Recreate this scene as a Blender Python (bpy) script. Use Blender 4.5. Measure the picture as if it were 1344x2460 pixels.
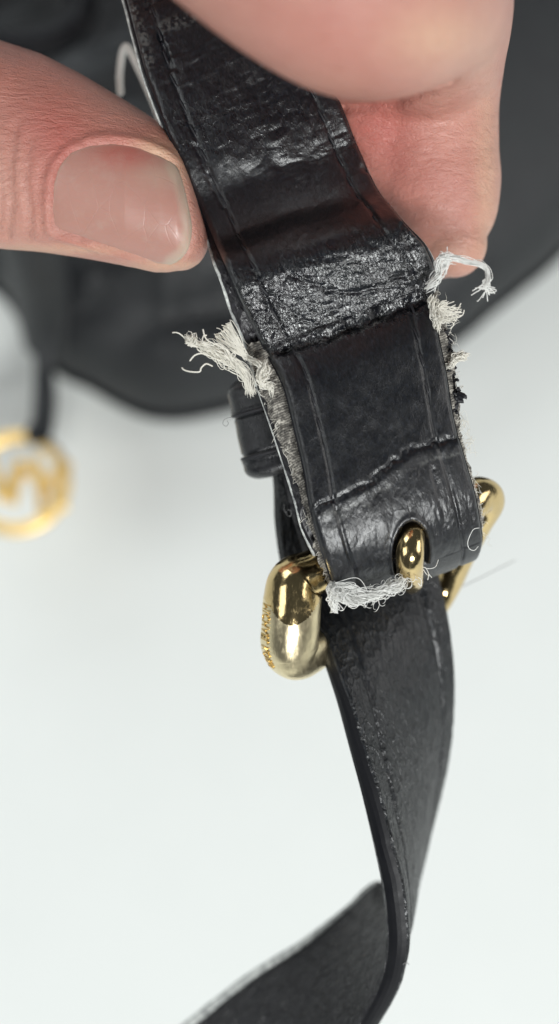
import bpy, math, random
import numpy as np
from mathutils import Vector, Matrix

# ------------------------------------------------------------------ reset
for o in list(bpy.data.objects):
    bpy.data.objects.remove(o, do_unlink=True)
S = bpy.context.scene
COL = S.collection
random.seed(7)
RNG = np.random.default_rng(11)

# ------------------------------------------------------------------ camera, world, lights, exposure
FPX = 2645.0                       # focal length measured in photograph pixels
TILT = math.radians(12)
CH = 0.255                         # camera height over the table, metres
CAMP = np.array([0.0, -CH * math.tan(TILT), CH])
cam_d = bpy.data.cameras.new('camera')
cam = bpy.data.objects.new('camera', cam_d)
COL.objects.link(cam)
cam.location = CAMP
cam.rotation_euler = (TILT, 0, 0)
cam_d.sensor_fit = 'VERTICAL'
cam_d.lens = 7.0
cam_d.sensor_height = 7.0 * 2460 / FPX
cam_d.sensor_width = cam_d.sensor_height
cam_d.clip_start = 0.005
cam_d.clip_end = 20
cam_d.dof.use_dof = True
cam_d.dof.focus_distance = 0.1115
cam_d.dof.aperture_fstop = 1.85
S.camera = cam
S.unit_settings.system = 'METRIC'

world = bpy.data.worlds.new("World")
S.world = world
world.use_nodes = True
bgn = world.node_tree.nodes['Background']
bgn.inputs['Color'].default_value = (0.86, 0.94, 1.0, 1)
bgn.inputs['Strength'].default_value = 0.08

def area(name, loc, target, sx, sy, power, color):
    l = bpy.data.lights.new(name, 'AREA')
    l.shape = 'RECTANGLE'; l.size = sx; l.size_y = sy
    l.energy = power; l.color = color
    o = bpy.data.objects.new(name, l); COL.objects.link(o)
    o.location = loc
    o.rotation_euler = (Vector(target) - Vector(loc)).to_track_quat('-Z', 'Y').to_euler()
    return o
area('window_light', (-0.55, 1.25, 0.85), (0, 0, 0.05), 1.5, 0.9, 14, (0.93, 0.98, 1.0))
area('side_window_light', (1.25, 0.10, 0.65), (0, 0, 0.08), 0.7, 0.7, 4.8, (1.0, 0.98, 0.95))
area('rear_added_light', (0.35, -1.05, 1.10), (0, 0, 0.05), 0.55, 0.34, 27, (0.98, 1.0, 0.99))  # added lamp behind the camera, placed to bring out the strap's bulge
area('room_light', (-1.2, -0.15, 1.15), (0, 0, 0.05), 0.8, 0.8, 5.5, (0.97, 1.0, 0.99))

S.view_settings.view_transform = 'Standard'
S.view_settings.look = 'None'
S.view_settings.exposure = 0.0
S.view_settings.gamma = 1.0

# ------------------------------------------------------------------ coordinate helpers
ct, st = math.cos(TILT), math.sin(TILT)
def W(px, py, d):
    """photo pixel + depth (mm) -> world metres; arrays welcome"""
    px = np.asarray(px, float); py = np.asarray(py, float); d = np.asarray(d, float) * 1e-3
    x = (px - 672) / FPX * d; y = -(py - 1230) / FPX * d; z = -d
    return np.stack([x + CAMP[0], y * ct - z * st + CAMP[1], y * st + z * ct + CAMP[2]], -1)
def PX(p):
    """world -> photo pixel, depth mm"""
    q = np.asarray(p) - CAMP
    x = q[..., 0]; y = q[..., 1] * ct + q[..., 2] * st; z = -q[..., 1] * st + q[..., 2] * ct
    return 672 + x / -z * FPX, 1230 - y / -z * FPX, -z * 1e3
def TP(px, py, h=0.0):
    """where the pixel's ray meets the height h (m) above the table"""
    dirv = W(px, py, 100) - CAMP
    k = (h - CAMP[2]) / dirv[..., 2]
    return CAMP + dirv * k[..., None]

def hash2(ix, iy, seed):
    h = (ix.astype(np.int64) * 374761393 + iy.astype(np.int64) * 668265263 + seed * 974634777) & 0xffffffff
    h = ((h ^ (h >> 13)) * 1274126177) & 0xffffffff
    return ((h ^ (h >> 16)) & 0xffff) / 65535.0
def vnoise(x, y, seed=0):
    ix = np.floor(x); iy = np.floor(y); fx = x - ix; fy = y - iy
    fx = fx * fx * (3 - 2 * fx); fy = fy * fy * (3 - 2 * fy)
    a = hash2(ix, iy, seed); b = hash2(ix + 1, iy, seed); c = hash2(ix, iy + 1, seed); d = hash2(ix + 1, iy + 1, seed)
    return (a * (1 - fx) + b * fx) * (1 - fy) + (c * (1 - fx) + d * fx) * fy
def fbm(x, y, seed=0, n=4):
    s = 0; a = 0.5; t = 0
    for k in range(n):
        s = s + a * vnoise(x, y, seed + k * 17); t += a
        x = x * 2.03 + 5.1; y = y * 2.03 + 3.7; a *= 0.5
    return s / t
def ridged(x, y, seed=0, n=3):
    s = 0; a = 0.5; t = 0
    for k in range(n):
        s = s + a * (1 - np.abs(2 * vnoise(x, y, seed + k * 13) - 1)) ** 3; t += a
        x = x * 1.9 + 2.1; y = y * 1.9 + 8.7; a *= 0.6
    return s / t
def seg_dist(px, py, pts):
    """distance from (px,py) to a polyline"""
    best = np.full(np.shape(px), 1e9)
    for (x0, y0), (x1, y1) in zip(pts[:-1], pts[1:]):
        dx, dy = x1 - x0, y1 - y0
        t = np.clip(((px - x0) * dx + (py - y0) * dy) / (dx * dx + dy * dy), 0, 1)
        best = np.minimum(best, np.hypot(px - x0 - t * dx, py - y0 - t * dy))
    return best
def smooth(a, b, x):
    t = np.clip((x - a) / (b - a), 0, 1); return t * t * (3 - 2 * t)
def catmull(P, t):
    """P (n,k) control points, t in [0,n-1] -> smooth interpolation through them"""
    P = np.asarray(P, float); n = len(P)
    Q = np.vstack([2 * P[0] - P[1], P, 2 * P[-1] - P[-2]])
    i = np.clip(np.floor(t).astype(int), 0, n - 2); f = (t - i)[:, None]
    a, b, c, d = Q[i], Q[i + 1], Q[i + 2], Q[i + 3]
    return 0.5 * ((2 * b) + (c - a) * f + (2 * a - 5 * b + 4 * c - d) * f ** 2 + (3 * b - a - 3 * c + d) * f ** 3)

# ------------------------------------------------------------------ object helpers
def mesh_obj(name, verts, faces, mats, parent=None, midx=None, uv=None, attrs=None, smoothf=True):
    verts = np.asarray(verts, dtype=np.float32)
    me = bpy.data.meshes.new(name)
    if isinstance(faces, np.ndarray):
        nf, k = faces.shape
        me.vertices.add(len(verts)); me.vertices.foreach_set('co', verts.ravel())
        me.loops.add(nf * k); me.loops.foreach_set('vertex_index', faces.astype(np.int32).ravel())
        me.polygons.add(nf); me.polygons.foreach_set('loop_start', np.arange(0, nf * k, k, dtype=np.int32))
        me.update(calc_edges=True)
    else:
        me.from_pydata(verts.tolist(), [], faces); me.update()
    for m in (mats if isinstance(mats, (list, tuple)) else [mats]): me.materials.append(m)
    if midx is not None: me.polygons.foreach_set('material_index', np.asarray(midx, dtype=np.int32))
    if smoothf: me.polygons.foreach_set('use_smooth', np.ones(len(me.polygons), dtype=bool))
    vi = np.empty(len(me.loops), dtype=np.int32); me.loops.foreach_get('vertex_index', vi)
    if uv is not None:
        l = me.uv_layers.new(name='UVMap'); l.data.foreach_set('uv', np.asarray(uv, dtype=np.float32)[vi].ravel())
    for k, v in (attrs or {}).items():
        a = me.attributes.new(k, 'FLOAT', 'POINT'); a.data.foreach_set('value', np.asarray(v, dtype=np.float32))
    me.validate()
    o = bpy.data.objects.new(name, me); COL.objects.link(o)
    if parent is not None: o.parent = parent; o.matrix_parent_inverse = parent_inv(parent)
    return o
def parent_inv(p):
    M = Matrix.Identity(4); q = p
    M = Matrix.Translation(q.location)
    while q.parent is not None:
        q = q.parent; M = Matrix.Translation(q.location) @ M if q.type == 'EMPTY' else M
    return M.inverted()
def empty(name, loc):
    o = bpy.data.objects.new(name, None); COL.objects.link(o); o.location = loc
    o.empty_display_size = 0.005
    return o
def tag(o, label=None, cat=None, group=None, kind=None):
    if label: o['label'] = label
    if cat: o['category'] = cat
    if group: o['group'] = group
    if kind: o['kind'] = kind
    return o
def grid_faces(nr, nc, wrap=False):
    r = np.arange(nr - 1)[:, None]; c = np.arange(nc if wrap else nc - 1)[None, :]
    c2 = (c + 1) % nc
    f = np.stack([r * nc + c, r * nc + c2, (r + 1) * nc + c2, (r + 1) * nc + c], -1)
    return f.reshape(-1, 4)

class Soup:
    def __init__(s): s.v = []; s.f = []; s.n = 0
    def add(s, v, f): s.v.append(v); s.f.append(f + s.n); s.n += len(v)
    def build(s, name, mat, parent=None):
        return mesh_obj(name, np.vstack(s.v), np.vstack(s.f), mat, parent)
    def tube(s, pts, r, sides=5, cap=True):
        """pts (n,3) metres, r scalar or (n,)"""
        pts = np.asarray(pts, float); n = len(pts); r = np.broadcast_to(r, (n,)).copy()
        if cap: r[0] *= 0.3; r[-1] *= 0.2
        T = np.gradient(pts, axis=0); T /= np.linalg.norm(T, axis=1)[:, None] + 1e-12
        up = np.array([0.31, 0.17, 0.94]); A = np.cross(T, up); A /= np.linalg.norm(A, axis=1)[:, None] + 1e-12
        B = np.cross(T, A)
        th = np.linspace(0, 2 * np.pi, sides, endpoint=False)
        v = pts[:, None] + r[:, None, None] * (np.cos(th)[None, :, None] * A[:, None] + np.sin(th)[None, :, None] * B[:, None])
        s.add(v.reshape(-1, 3), grid_faces(n, sides, True))

# ------------------------------------------------------------------ node helpers
def mat_new(name):
    m = bpy.data.materials.new(name); m.use_nodes = True
    nt = m.node_tree; b = nt.nodes['Principled BSDF']
    return m, nt, b
def nd(nt, typ, **kw):
    n = nt.nodes.new(typ)
    for k, v in kw.items():
        if k in n.inputs: n.inputs[k].default_value = v
        else: setattr(n, k, v)
    return n
def lk(nt, a, b): nt.links.new(a, b)
def ramp(nt, fac, stops):
    r = nt.nodes.new('ShaderNodeValToRGB'); lk(nt, fac, r.inputs[0])
    e = r.color_ramp.elements
    while len(e) < len(stops): e.new(0.5)
    for k, (p, c) in enumerate(stops):
        e[k].position = p; e[k].color = (c if len(c) == 4 else (*c, 1)) if not isinstance(c, float) else (c, c, c, 1)
    return r.outputs[0]
def coords(nt, uv=False, scale=(1000, 1000, 1000), rot=(0, 0, 0)):
    t = nt.nodes.new('ShaderNodeTexCoord'); m = nt.nodes.new('ShaderNodeMapping')
    lk(nt, t.outputs['UV' if uv else 'Object'], m.inputs[0])
    m.inputs['Scale'].default_value = scale; m.inputs['Rotation'].default_value = rot
    return m.outputs[0]
def noise(nt, vec, scale, detail=4, rough=0.55, dist=0.0):
    n = nd(nt, 'ShaderNodeTexNoise', Scale=scale, Detail=detail, Roughness=rough, Distortion=dist)
    lk(nt, vec, n.inputs['Vector']); return n.outputs['Fac']
def vor(nt, vec, scale, feature='DISTANCE_TO_EDGE', rnd=1.0):
    n = nt.nodes.new('ShaderNodeTexVoronoi'); n.feature = feature
    n.inputs['Scale'].default_value = scale; n.inputs['Randomness'].default_value = rnd
    lk(nt, vec, n.inputs['Vector']); return n.outputs['Distance']
def mth(nt, op, a, b=None, c=None):
    n = nt.nodes.new('ShaderNodeMath'); n.operation = op
    for k, x in enumerate((a, b, c)):
        if x is None: continue
        if isinstance(x, (int, float)): n.inputs[k].default_value = x
        else: lk(nt, x, n.inputs[k])
    return n.outputs[0]
def bump(nt, h, dist_mm, strength=1.0, prev=None):
    b = nd(nt, 'ShaderNodeBump', Strength=strength, Distance=dist_mm * 1e-3)
    lk(nt, h, b.inputs['Height'])
    if prev is not None: lk(nt, prev, b.inputs['Normal'])
    return b.outputs[0]
def attr(nt, name):
    a = nt.nodes.new('ShaderNodeAttribute'); a.attribute_name = name; return a.outputs['Fac']
def mixc(nt, fac, a, b):
    n = nt.nodes.new('ShaderNodeMix'); n.data_type = 'RGBA'
    if isinstance(fac, (int, float)): n.inputs[0].default_value = fac
    else: lk(nt, fac, n.inputs[0])
    for k, x in ((6, a), (7, b)):
        if isinstance(x, tuple): n.inputs[k].default_value = (*x, 1)
        else: lk(nt, x, n.inputs[k])
    return n.outputs[2]

# ------------------------------------------------------------------ materials
def leather(name, base=(0.0040, 0.0052, 0.0080), tint=(0.0080, 0.0076, 0.0095), rough=(0.17, 0.33), pebble=2.1, pd=0.028, crease=1.0, uv=True, sc=1.0, spec=0.5, satin=0.0, finea=0.022):
    m, nt, b = mat_new(name)
    c = coords(nt, uv, (1000 * sc,) * 3) if not uv else coords(nt, True, (sc, sc, sc))
    cs = coords(nt, uv, (1.25 * sc if uv else 1250 * sc, 0.6 * sc if uv else 600 * sc, sc if uv else 1000 * sc), (0, 0, 0.2))
    warp = nt.nodes.new('ShaderNodeVectorMath'); warp.operation = 'MULTIPLY_ADD'
    nz = nd(nt, 'ShaderNodeTexNoise', Scale=1.2, Detail=3); lk(nt, cs, nz.inputs['Vector'])
    lk(nt, nz.outputs['Color'], warp.inputs[0]); warp.inputs[1].default_value = (0.55, 0.55, 0.55); lk(nt, cs, warp.inputs[2])
    wv = warp.outputs[0]
    area_n_ = noise(nt, c, 0.17, 3, 0.6, 0.5)
    amp = mth(nt, 'MAXIMUM', attr(nt, 'grain'), mth(nt, 'MULTIPLY', ramp(nt, area_n_, [(0.3, 0.25), (0.65, 1.0)]), 0.45 if uv else 1.0))
    v1 = vor(nt, wv, pebble)                       # pebble cells
    v1 = ramp(nt, v1, [(0.0, 0.0), (0.10, 0.6), (0.45, 1.0)])
    v2 = vor(nt, wv, pebble * 2.7)
    v2 = ramp(nt, v2, [(0.0, 0.0), (0.2, 1.0)])
    fine = noise(nt, cs, 6.5, 5, 0.65)
    big = vor(nt, wv, 0.33); bigc = ramp(nt, big, [(0.0, 0.0), (0.035, 1.0)])
    area_n = area_n_
    n1 = bump(nt, mth(nt, 'MULTIPLY', mth(nt, 'ADD', mth(nt, 'MULTIPLY', v1, 0.6), mth(nt, 'MULTIPLY', v2, 0.22)), amp), pd * 1.7, 1.0)
    n2 = bump(nt, fine, finea, 1.0, n1)
    n3 = bump(nt, bigc, 0.012 * crease, 0.6, n2)
    lk(nt, n3, b.inputs['Normal'])
    wear = noise(nt, cs, 0.9, 6, 0.7)
    colr = mixc(nt, ramp(nt, area_n, [(0.35, 0.0), (0.7, 1.0)]), base, tint)
    spk = noise(nt, cs, 3.2, 4, 0.7)
    colr = mixc(nt, ramp(nt, spk, [(0.40, 0.85), (0.56, 0.0)]), colr, tuple(0.25 * x for x in base))
    colr = mixc(nt, ramp(nt, spk, [(0.56, 0.0), (0.72, 0.7)]), colr, tuple(3.4 * x for x in base))
    colr = mixc(nt, ramp(nt, wear, [(0.62, 0.0), (0.80, 0.55)]), colr, tuple(4.0 * x for x in base))
    colr = mixc(nt, mth(nt, 'MULTIPLY', attr(nt, 'scuff'), 0.5), colr, (0.11, 0.11, 0.105))
    lk(nt, colr, b.inputs['Base Color'])
    rg = ramp(nt, wear, [(0.25, rough[0]), (0.75, rough[1])])
    if satin: rg = mth(nt, 'ADD', rg, mth(nt, 'MULTIPLY', mth(nt, 'SUBTRACT', 1.0, attr(nt, 'grain')), satin))
    lk(nt, rg, b.inputs['Roughness'])
    b.inputs['Specular IOR Level'].default_value = spec
    return m
M = {}
M['leather'] = leather('black_leather', satin=0.13, spec=0.68)
M['leather_low'] = leather('black_leather_grained', (0.0055, 0.0068, 0.0092), (0.0095, 0.0108, 0.0128), (0.30, 0.46), 0.75, 0.20, 0.4)
M['leather_back'] = leather('black_leather_backing', (0.009, 0.0085, 0.012), (0.017, 0.0155, 0.019), (0.32, 0.50), 0.45, 0.30, 0.5)
M['leather_keeper'] = leather('black_leather_keeper', (0.006, 0.0065, 0.009), (0.010, 0.010, 0.012), (0.22, 0.38), 2.6, 0.03, 0.3)
M['leather_bag'] = leather('black_bag_leather', (0.009, 0.0105, 0.013), (0.0145, 0.017, 0.019), (0.42, 0.55), 1.1, 0.08, 0.6, uv=False)

m, nt, b = mat_new('edge_paint_black'); M['edge_black'] = m
c = coords(nt); lk(nt, bump(nt, noise(nt, c, 1.3, 5), 0.02), b.inputs['Normal'])
b.inputs['Base Color'].default_value = (0.003, 0.0032, 0.005, 1)
lk(nt, ramp(nt, noise(nt, c, 0.6), [(0.3, 0.45), (0.7, 0.6)]), b.inputs['Roughness'])
b.inputs['Specular IOR Level'].default_value = 0.22

m, nt, b = mat_new('edge_pale_grey'); M['edge_grey'] = m
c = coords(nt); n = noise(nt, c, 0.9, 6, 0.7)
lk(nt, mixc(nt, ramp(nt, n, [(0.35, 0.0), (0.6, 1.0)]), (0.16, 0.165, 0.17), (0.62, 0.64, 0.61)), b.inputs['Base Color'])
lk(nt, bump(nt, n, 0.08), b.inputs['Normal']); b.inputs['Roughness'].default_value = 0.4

m, nt, b = mat_new('frayed_canvas'); M['canvas'] = m
c = coords(nt); n = noise(nt, c, 1.6, 7, 0.75); w1 = nd(nt, 'ShaderNodeTexWave', Scale=1.3, Distortion=3.0, Detail=3); lk(nt, coords(nt, rot=(0, 0, 1.2)), w1.inputs['Vector'])
n2 = mth(nt, 'ADD', mth(nt, 'MULTIPLY', n, 0.92), mth(nt, 'MULTIPLY', w1.outputs['Fac'], 0.08))
lk(nt, ramp(nt, n2, [(0.36, (0.035, 0.032, 0.030)), (0.5, (0.15, 0.14, 0.125)), (0.66, (0.55, 0.52, 0.46))]), b.inputs['Base Color'])
lk(nt, bump(nt, n2, 0.3), b.inputs['Normal']); b.inputs['Roughness'].default_value = 0.95

def simple(name, col, rough, metal=0, sss=0):
    m, nt, b = mat_new(name)
    c = coords(nt); n = noise(nt, c, 1.1, 5, 0.6)
    lk(nt, mixc(nt, n, tuple(x * 0.8 for x in col), tuple(min(1, x * 1.2) for x in col)), b.inputs['Base Color'])
    b.inputs['Roughness'].default_value = rough; b.inputs['Metallic'].default_value = metal
    return m
def fibre(name, col):
    m, nt, b = mat_new(name)
    out = nt.nodes['Material Output']
    tr = nd(nt, 'ShaderNodeBsdfTranslucent'); tr.inputs['Color'].default_value = (*col, 1)
    mx = nd(nt, 'ShaderNodeMixShader'); mx.inputs[0].default_value = 0.45
    b.inputs['Base Color'].default_value = (*col, 1); b.inputs['Roughness'].default_value = 0.7
    lk(nt, b.outputs[0], mx.inputs[1]); lk(nt, tr.outputs[0], mx.inputs[2]); lk(nt, mx.outputs[0], out.inputs['Surface'])
    return m
M['fibre'] = fibre('cream_fibre', (0.90, 0.88, 0.82))
M['fibre_white'] = fibre('white_fibre', (0.92, 0.92, 0.90))
M['fibre_grey'] = simple('grey_fibre', (0.20, 0.20, 0.20), 0.8)
M['thread'] = simple('black_thread', (0.008, 0.008, 0.011), 0.55)

def gold(name, col, rough, brushed=0.0, scr=0.3):
    m, nt, b = mat_new(name)
    b.inputs['Metallic'].default_value = 1.0
    c = coords(nt)
    n = noise(nt, c, 0.5, 5, 0.6)
    fine = noise(nt, coords(nt, scale=(2600, 700, 900)), 1.6, 6, 0.7)
    lk(nt, mixc(nt, ramp(nt, n, [(0.3, 0.0), (0.7, 1.0)]), col, tuple(x * 0.82 for x in col)), b.inputs['Base Color'])
    lk(nt, mth(nt, 'ADD', rough, mth(nt, 'MULTIPLY', ramp(nt, fine, [(0.5, 0.0), (0.75, 1.0)]), scr)), b.inputs['Roughness'])
    nn = bump(nt, fine, 0.02, brushed + 0.1)
    nn = bump(nt, noise(nt, c, 0.35, 3), 0.25, 0.5, nn)
    lk(nt, nn, b.inputs['Normal'])
    return m
M['gold'] = gold('polished_pale_gold', (0.72, 0.55, 0.28), 0.12, 0.3, 0.22)
M['gold_brushed'] = gold('brushed_pale_gold', (0.86, 0.74, 0.48), 0.30, 0.7, 0.2)
M['gold_charm'] = gold('charm_gold', (1.0, 0.72, 0.28), 0.48, 0.1)
M['gold_dark'] = gold('engraved_gold', (0.62, 0.44, 0.17), 0.25, 0.1)

m, nt, b = mat_new('skin'); M['skin'] = m
c = coords(nt)
n1 = noise(nt, c, 0.10, 5, 0.6); n2 = noise(nt, c, 0.9, 5, 0.65)
base = mixc(nt, ramp(nt, n1, [(0.35, 0.0), (0.65, 1.0)]), (0.46, 0.245, 0.192), (0.41, 0.198, 0.158))
base = mixc(nt, mth(nt, 'MULTIPLY', attr(nt, 'flush'), 1.0), base, (0.40, 0.085, 0.07))
base = mixc(nt, attr(nt, 'pale'), base, (0.58, 0.39, 0.26))
base = mixc(nt, ramp(nt, n2, [(0.42, 0.0), (0.75, 0.30)]), base, (0.36, 0.15, 0.115))
lk(nt, base, b.inputs['Base Color'])
b.inputs['Subsurface Weight'].default_value = 0.22
b.inputs['Subsurface Radius'].default_value = (1.0, 0.35, 0.2)
b.inputs['Subsurface Scale'].default_value = 0.0012
b.inputs['Roughness'].default_value = 0.42
b.inputs['Specular IOR Level'].default_value = 0.5
cl = coords(nt, scale=(500, 1500, 900), rot=(0, 0, -0.35))
lines = noise(nt, cl, 1.1, 5, 0.7, 0.4)
pores = vor(nt, c, 2.6)
nn = bump(nt, ramp(nt, pores, [(0.0, 0.0), (0.2, 1.0)]), 0.018, 0.6)
nn = bump(nt, lines, 0.24, 1.0, nn)
sk = vor(nt, coords(nt, scale=(700, 1300, 900), rot=(0, 0, -0.3)), 1.5)
nn = bump(nt, ramp(nt, sk, [(0.0, 0.0), (0.12, 1.0)]), 0.022, 0.8, nn)
lk(nt, nn, b.inputs['Normal'])

m, nt, b = mat_new('fingernail'); M['nail'] = m
c = coords(nt, scale=(350, 1500, 1000))
base = mixc(nt, attr(nt, 'flush'), (0.37, 0.215, 0.175), (0.38, 0.135, 0.11))
base = mixc(nt, attr(nt, 'pale'), base, (0.42, 0.345, 0.27))
nz = noise(nt, coords(nt), 0.45, 5, 0.7)
base = mixc(nt, ramp(nt, nz, [(0.5, 0.0), (0.8, 0.35)]), base, (0.42, 0.32, 0.27))
lk(nt, base, b.inputs['Base Color'])
b.inputs['Roughness'].default_value = 0.40
b.inputs['Subsurface Weight'].default_value = 0.2; b.inputs['Subsurface Scale'].default_value = 0.001
nn = bump(nt, noise(nt, c, 0.7, 4), 0.05, 0.7)
crk = vor(nt, coords(nt, scale=(420, 260, 300)), 0.9)
nn = bump(nt, ramp(nt, crk, [(0.0, 0.0), (0.02, 1.0)]), 0.03, 0.35, nn)
lk(nt, nn, b.inputs['Normal'])

m, nt, b = mat_new('white_table'); M['table'] = m
c = coords(nt, scale=(100, 100, 100))
n = noise(nt, c, 0.5, 4, 0.5)
lk(nt, mixc(nt, n, (0.625, 0.648, 0.632), (0.655, 0.675, 0.66)), b.inputs['Base Color'])
b.inputs['Roughness'].default_value = 0.55
lk(nt, bump(nt, noise(nt, coords(nt), 0.25, 3), 0.05, 0.4), b.inputs['Normal'])

# ------------------------------------------------------------------ table
nx = 41
gx, gy = np.meshgrid(np.linspace(-2.5, 2.5, nx), np.linspace(-2.5, 2.5, nx))
tv = np.stack([gx, gy, np.zeros_like(gx)], -1).reshape(-1, 3)
tag(mesh_obj('table_surface', tv, grid_faces(nx, nx), M['table']), kind='structure')

# ------------------------------------------------------------------ handbag (blurred, lying on the table)
def handbag():
    root = empty('handbag', (0.01, 0.14, 0))
    tag(root, 'black leather handbag lying out of focus on the white table behind the hand', 'handbag')
    out = [(-330, 420), (-120, 600), (0, 690), (50, 755), (85, 830), (150, 885), (215, 915), (285, 955), (350, 982), (420, 990), (500, 978),
           (620, 950), (820, 905), (990, 855), (1100, 800), (1180, 735), (1260, 672), (1344, 600), (1560, 380), (1750, 0), (1780, -500), (1300, -900),
           (600, -1000), (-200, -900), (-650, -500), (-600, 60)]
    n = 420
    P = catmull(np.vstack([out, out[0]]), np.linspace(0, len(out), n, endpoint=False))
    O = TP(P[:, 0], P[:, 1], 0.012)[:, :2]
    C0 = np.array([0.012, 0.145])
    prof = [(0.90, 0.000), (0.955, 0.001), (0.985, 0.004), (0.998, 0.009), (1.0, 0.014), (0.985, 0.021), (0.955, 0.028)]
    for k in range(1, 60):
        t = k / 60; prof.append((0.955 * (1 - t) ** 1.0, 0.028 + 0.030 * math.sin(t * math.pi / 2) ** 0.8))
    V = []
    for s, z in prof:
        xy = C0 + (O - C0) * s
        V.append(np.column_stack([xy, np.full(n, z)]))
    V = np.array(V)
    x, y = V[..., 0] * 1000, V[..., 1] * 1000
    inner = smooth(0.0, 1.0, np.clip((V[..., 2] - 0.010) / 0.02, 0, 1))
    w = (fbm(x * 0.02 + y * 0.008, y * 0.075 - x * 0.015, 3, 3) - 0.5) * 15 + (ridged(x * 0.035, y * 0.05, 9, 2) - 0.4) * 3
    fold = -4.0 * np.exp(-((y - (60 + 0.12 * x + 3 * np.sin(x * 0.06))) / 6.0) ** 2) * smooth(20, -60, x)
    V[..., 2] += inner * (w * smooth(45, -25, x) + fold) * 1e-3
    f = grid_faces(len(prof), n, True)
    mesh_obj('body', V.reshape(-1, 3), f, M['leather_bag'], root)
    s = Soup(); k = 3                                   # piping round the base
    ring = V[k].copy(); ring = np.vstack([ring, ring[:1]]); ring[:, :2] = C0 + (ring[:, :2] - C0) * 1.004
    s.tube(ring, 0.0012, 8, cap=False); s.build('piping', M['edge_black'], root)
    # upper corner ring fitting seen as a dark curl in the top left
    cc = TP(60.0, 20.0, 0.066)
    a = np.linspace(0, 2 * np.pi, 50)
    s = Soup(); s.tube(np.column_stack([cc[0] + 0.0115 * np.cos(a), cc[1] + 0.0085 * np.sin(a), cc[2] + 0 * a]), 0.0028, 10, cap=False)
    s.build('strap_ring', M['edge_black'], root)
    # folded side gusset on the left
    L = [TP(float(px), float(py), h) for px, py, h in ((-30, 380, .060), (0, 520, .050), (20, 620, .040), (45, 720, .024), (70, 790, .012))]
    R = [TP(float(px), float(py), h) for px, py, h in ((150, 380, .066), (160, 520, .058), (165, 620, .048), (170, 740, .034), (165, 860, .018))]
    ribbon('gusset', L, R, 0.004, [M['leather_bag'], M['edge_black'], M['leather_bag']], root, nu=30, ns=60, puff=0.003)

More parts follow.
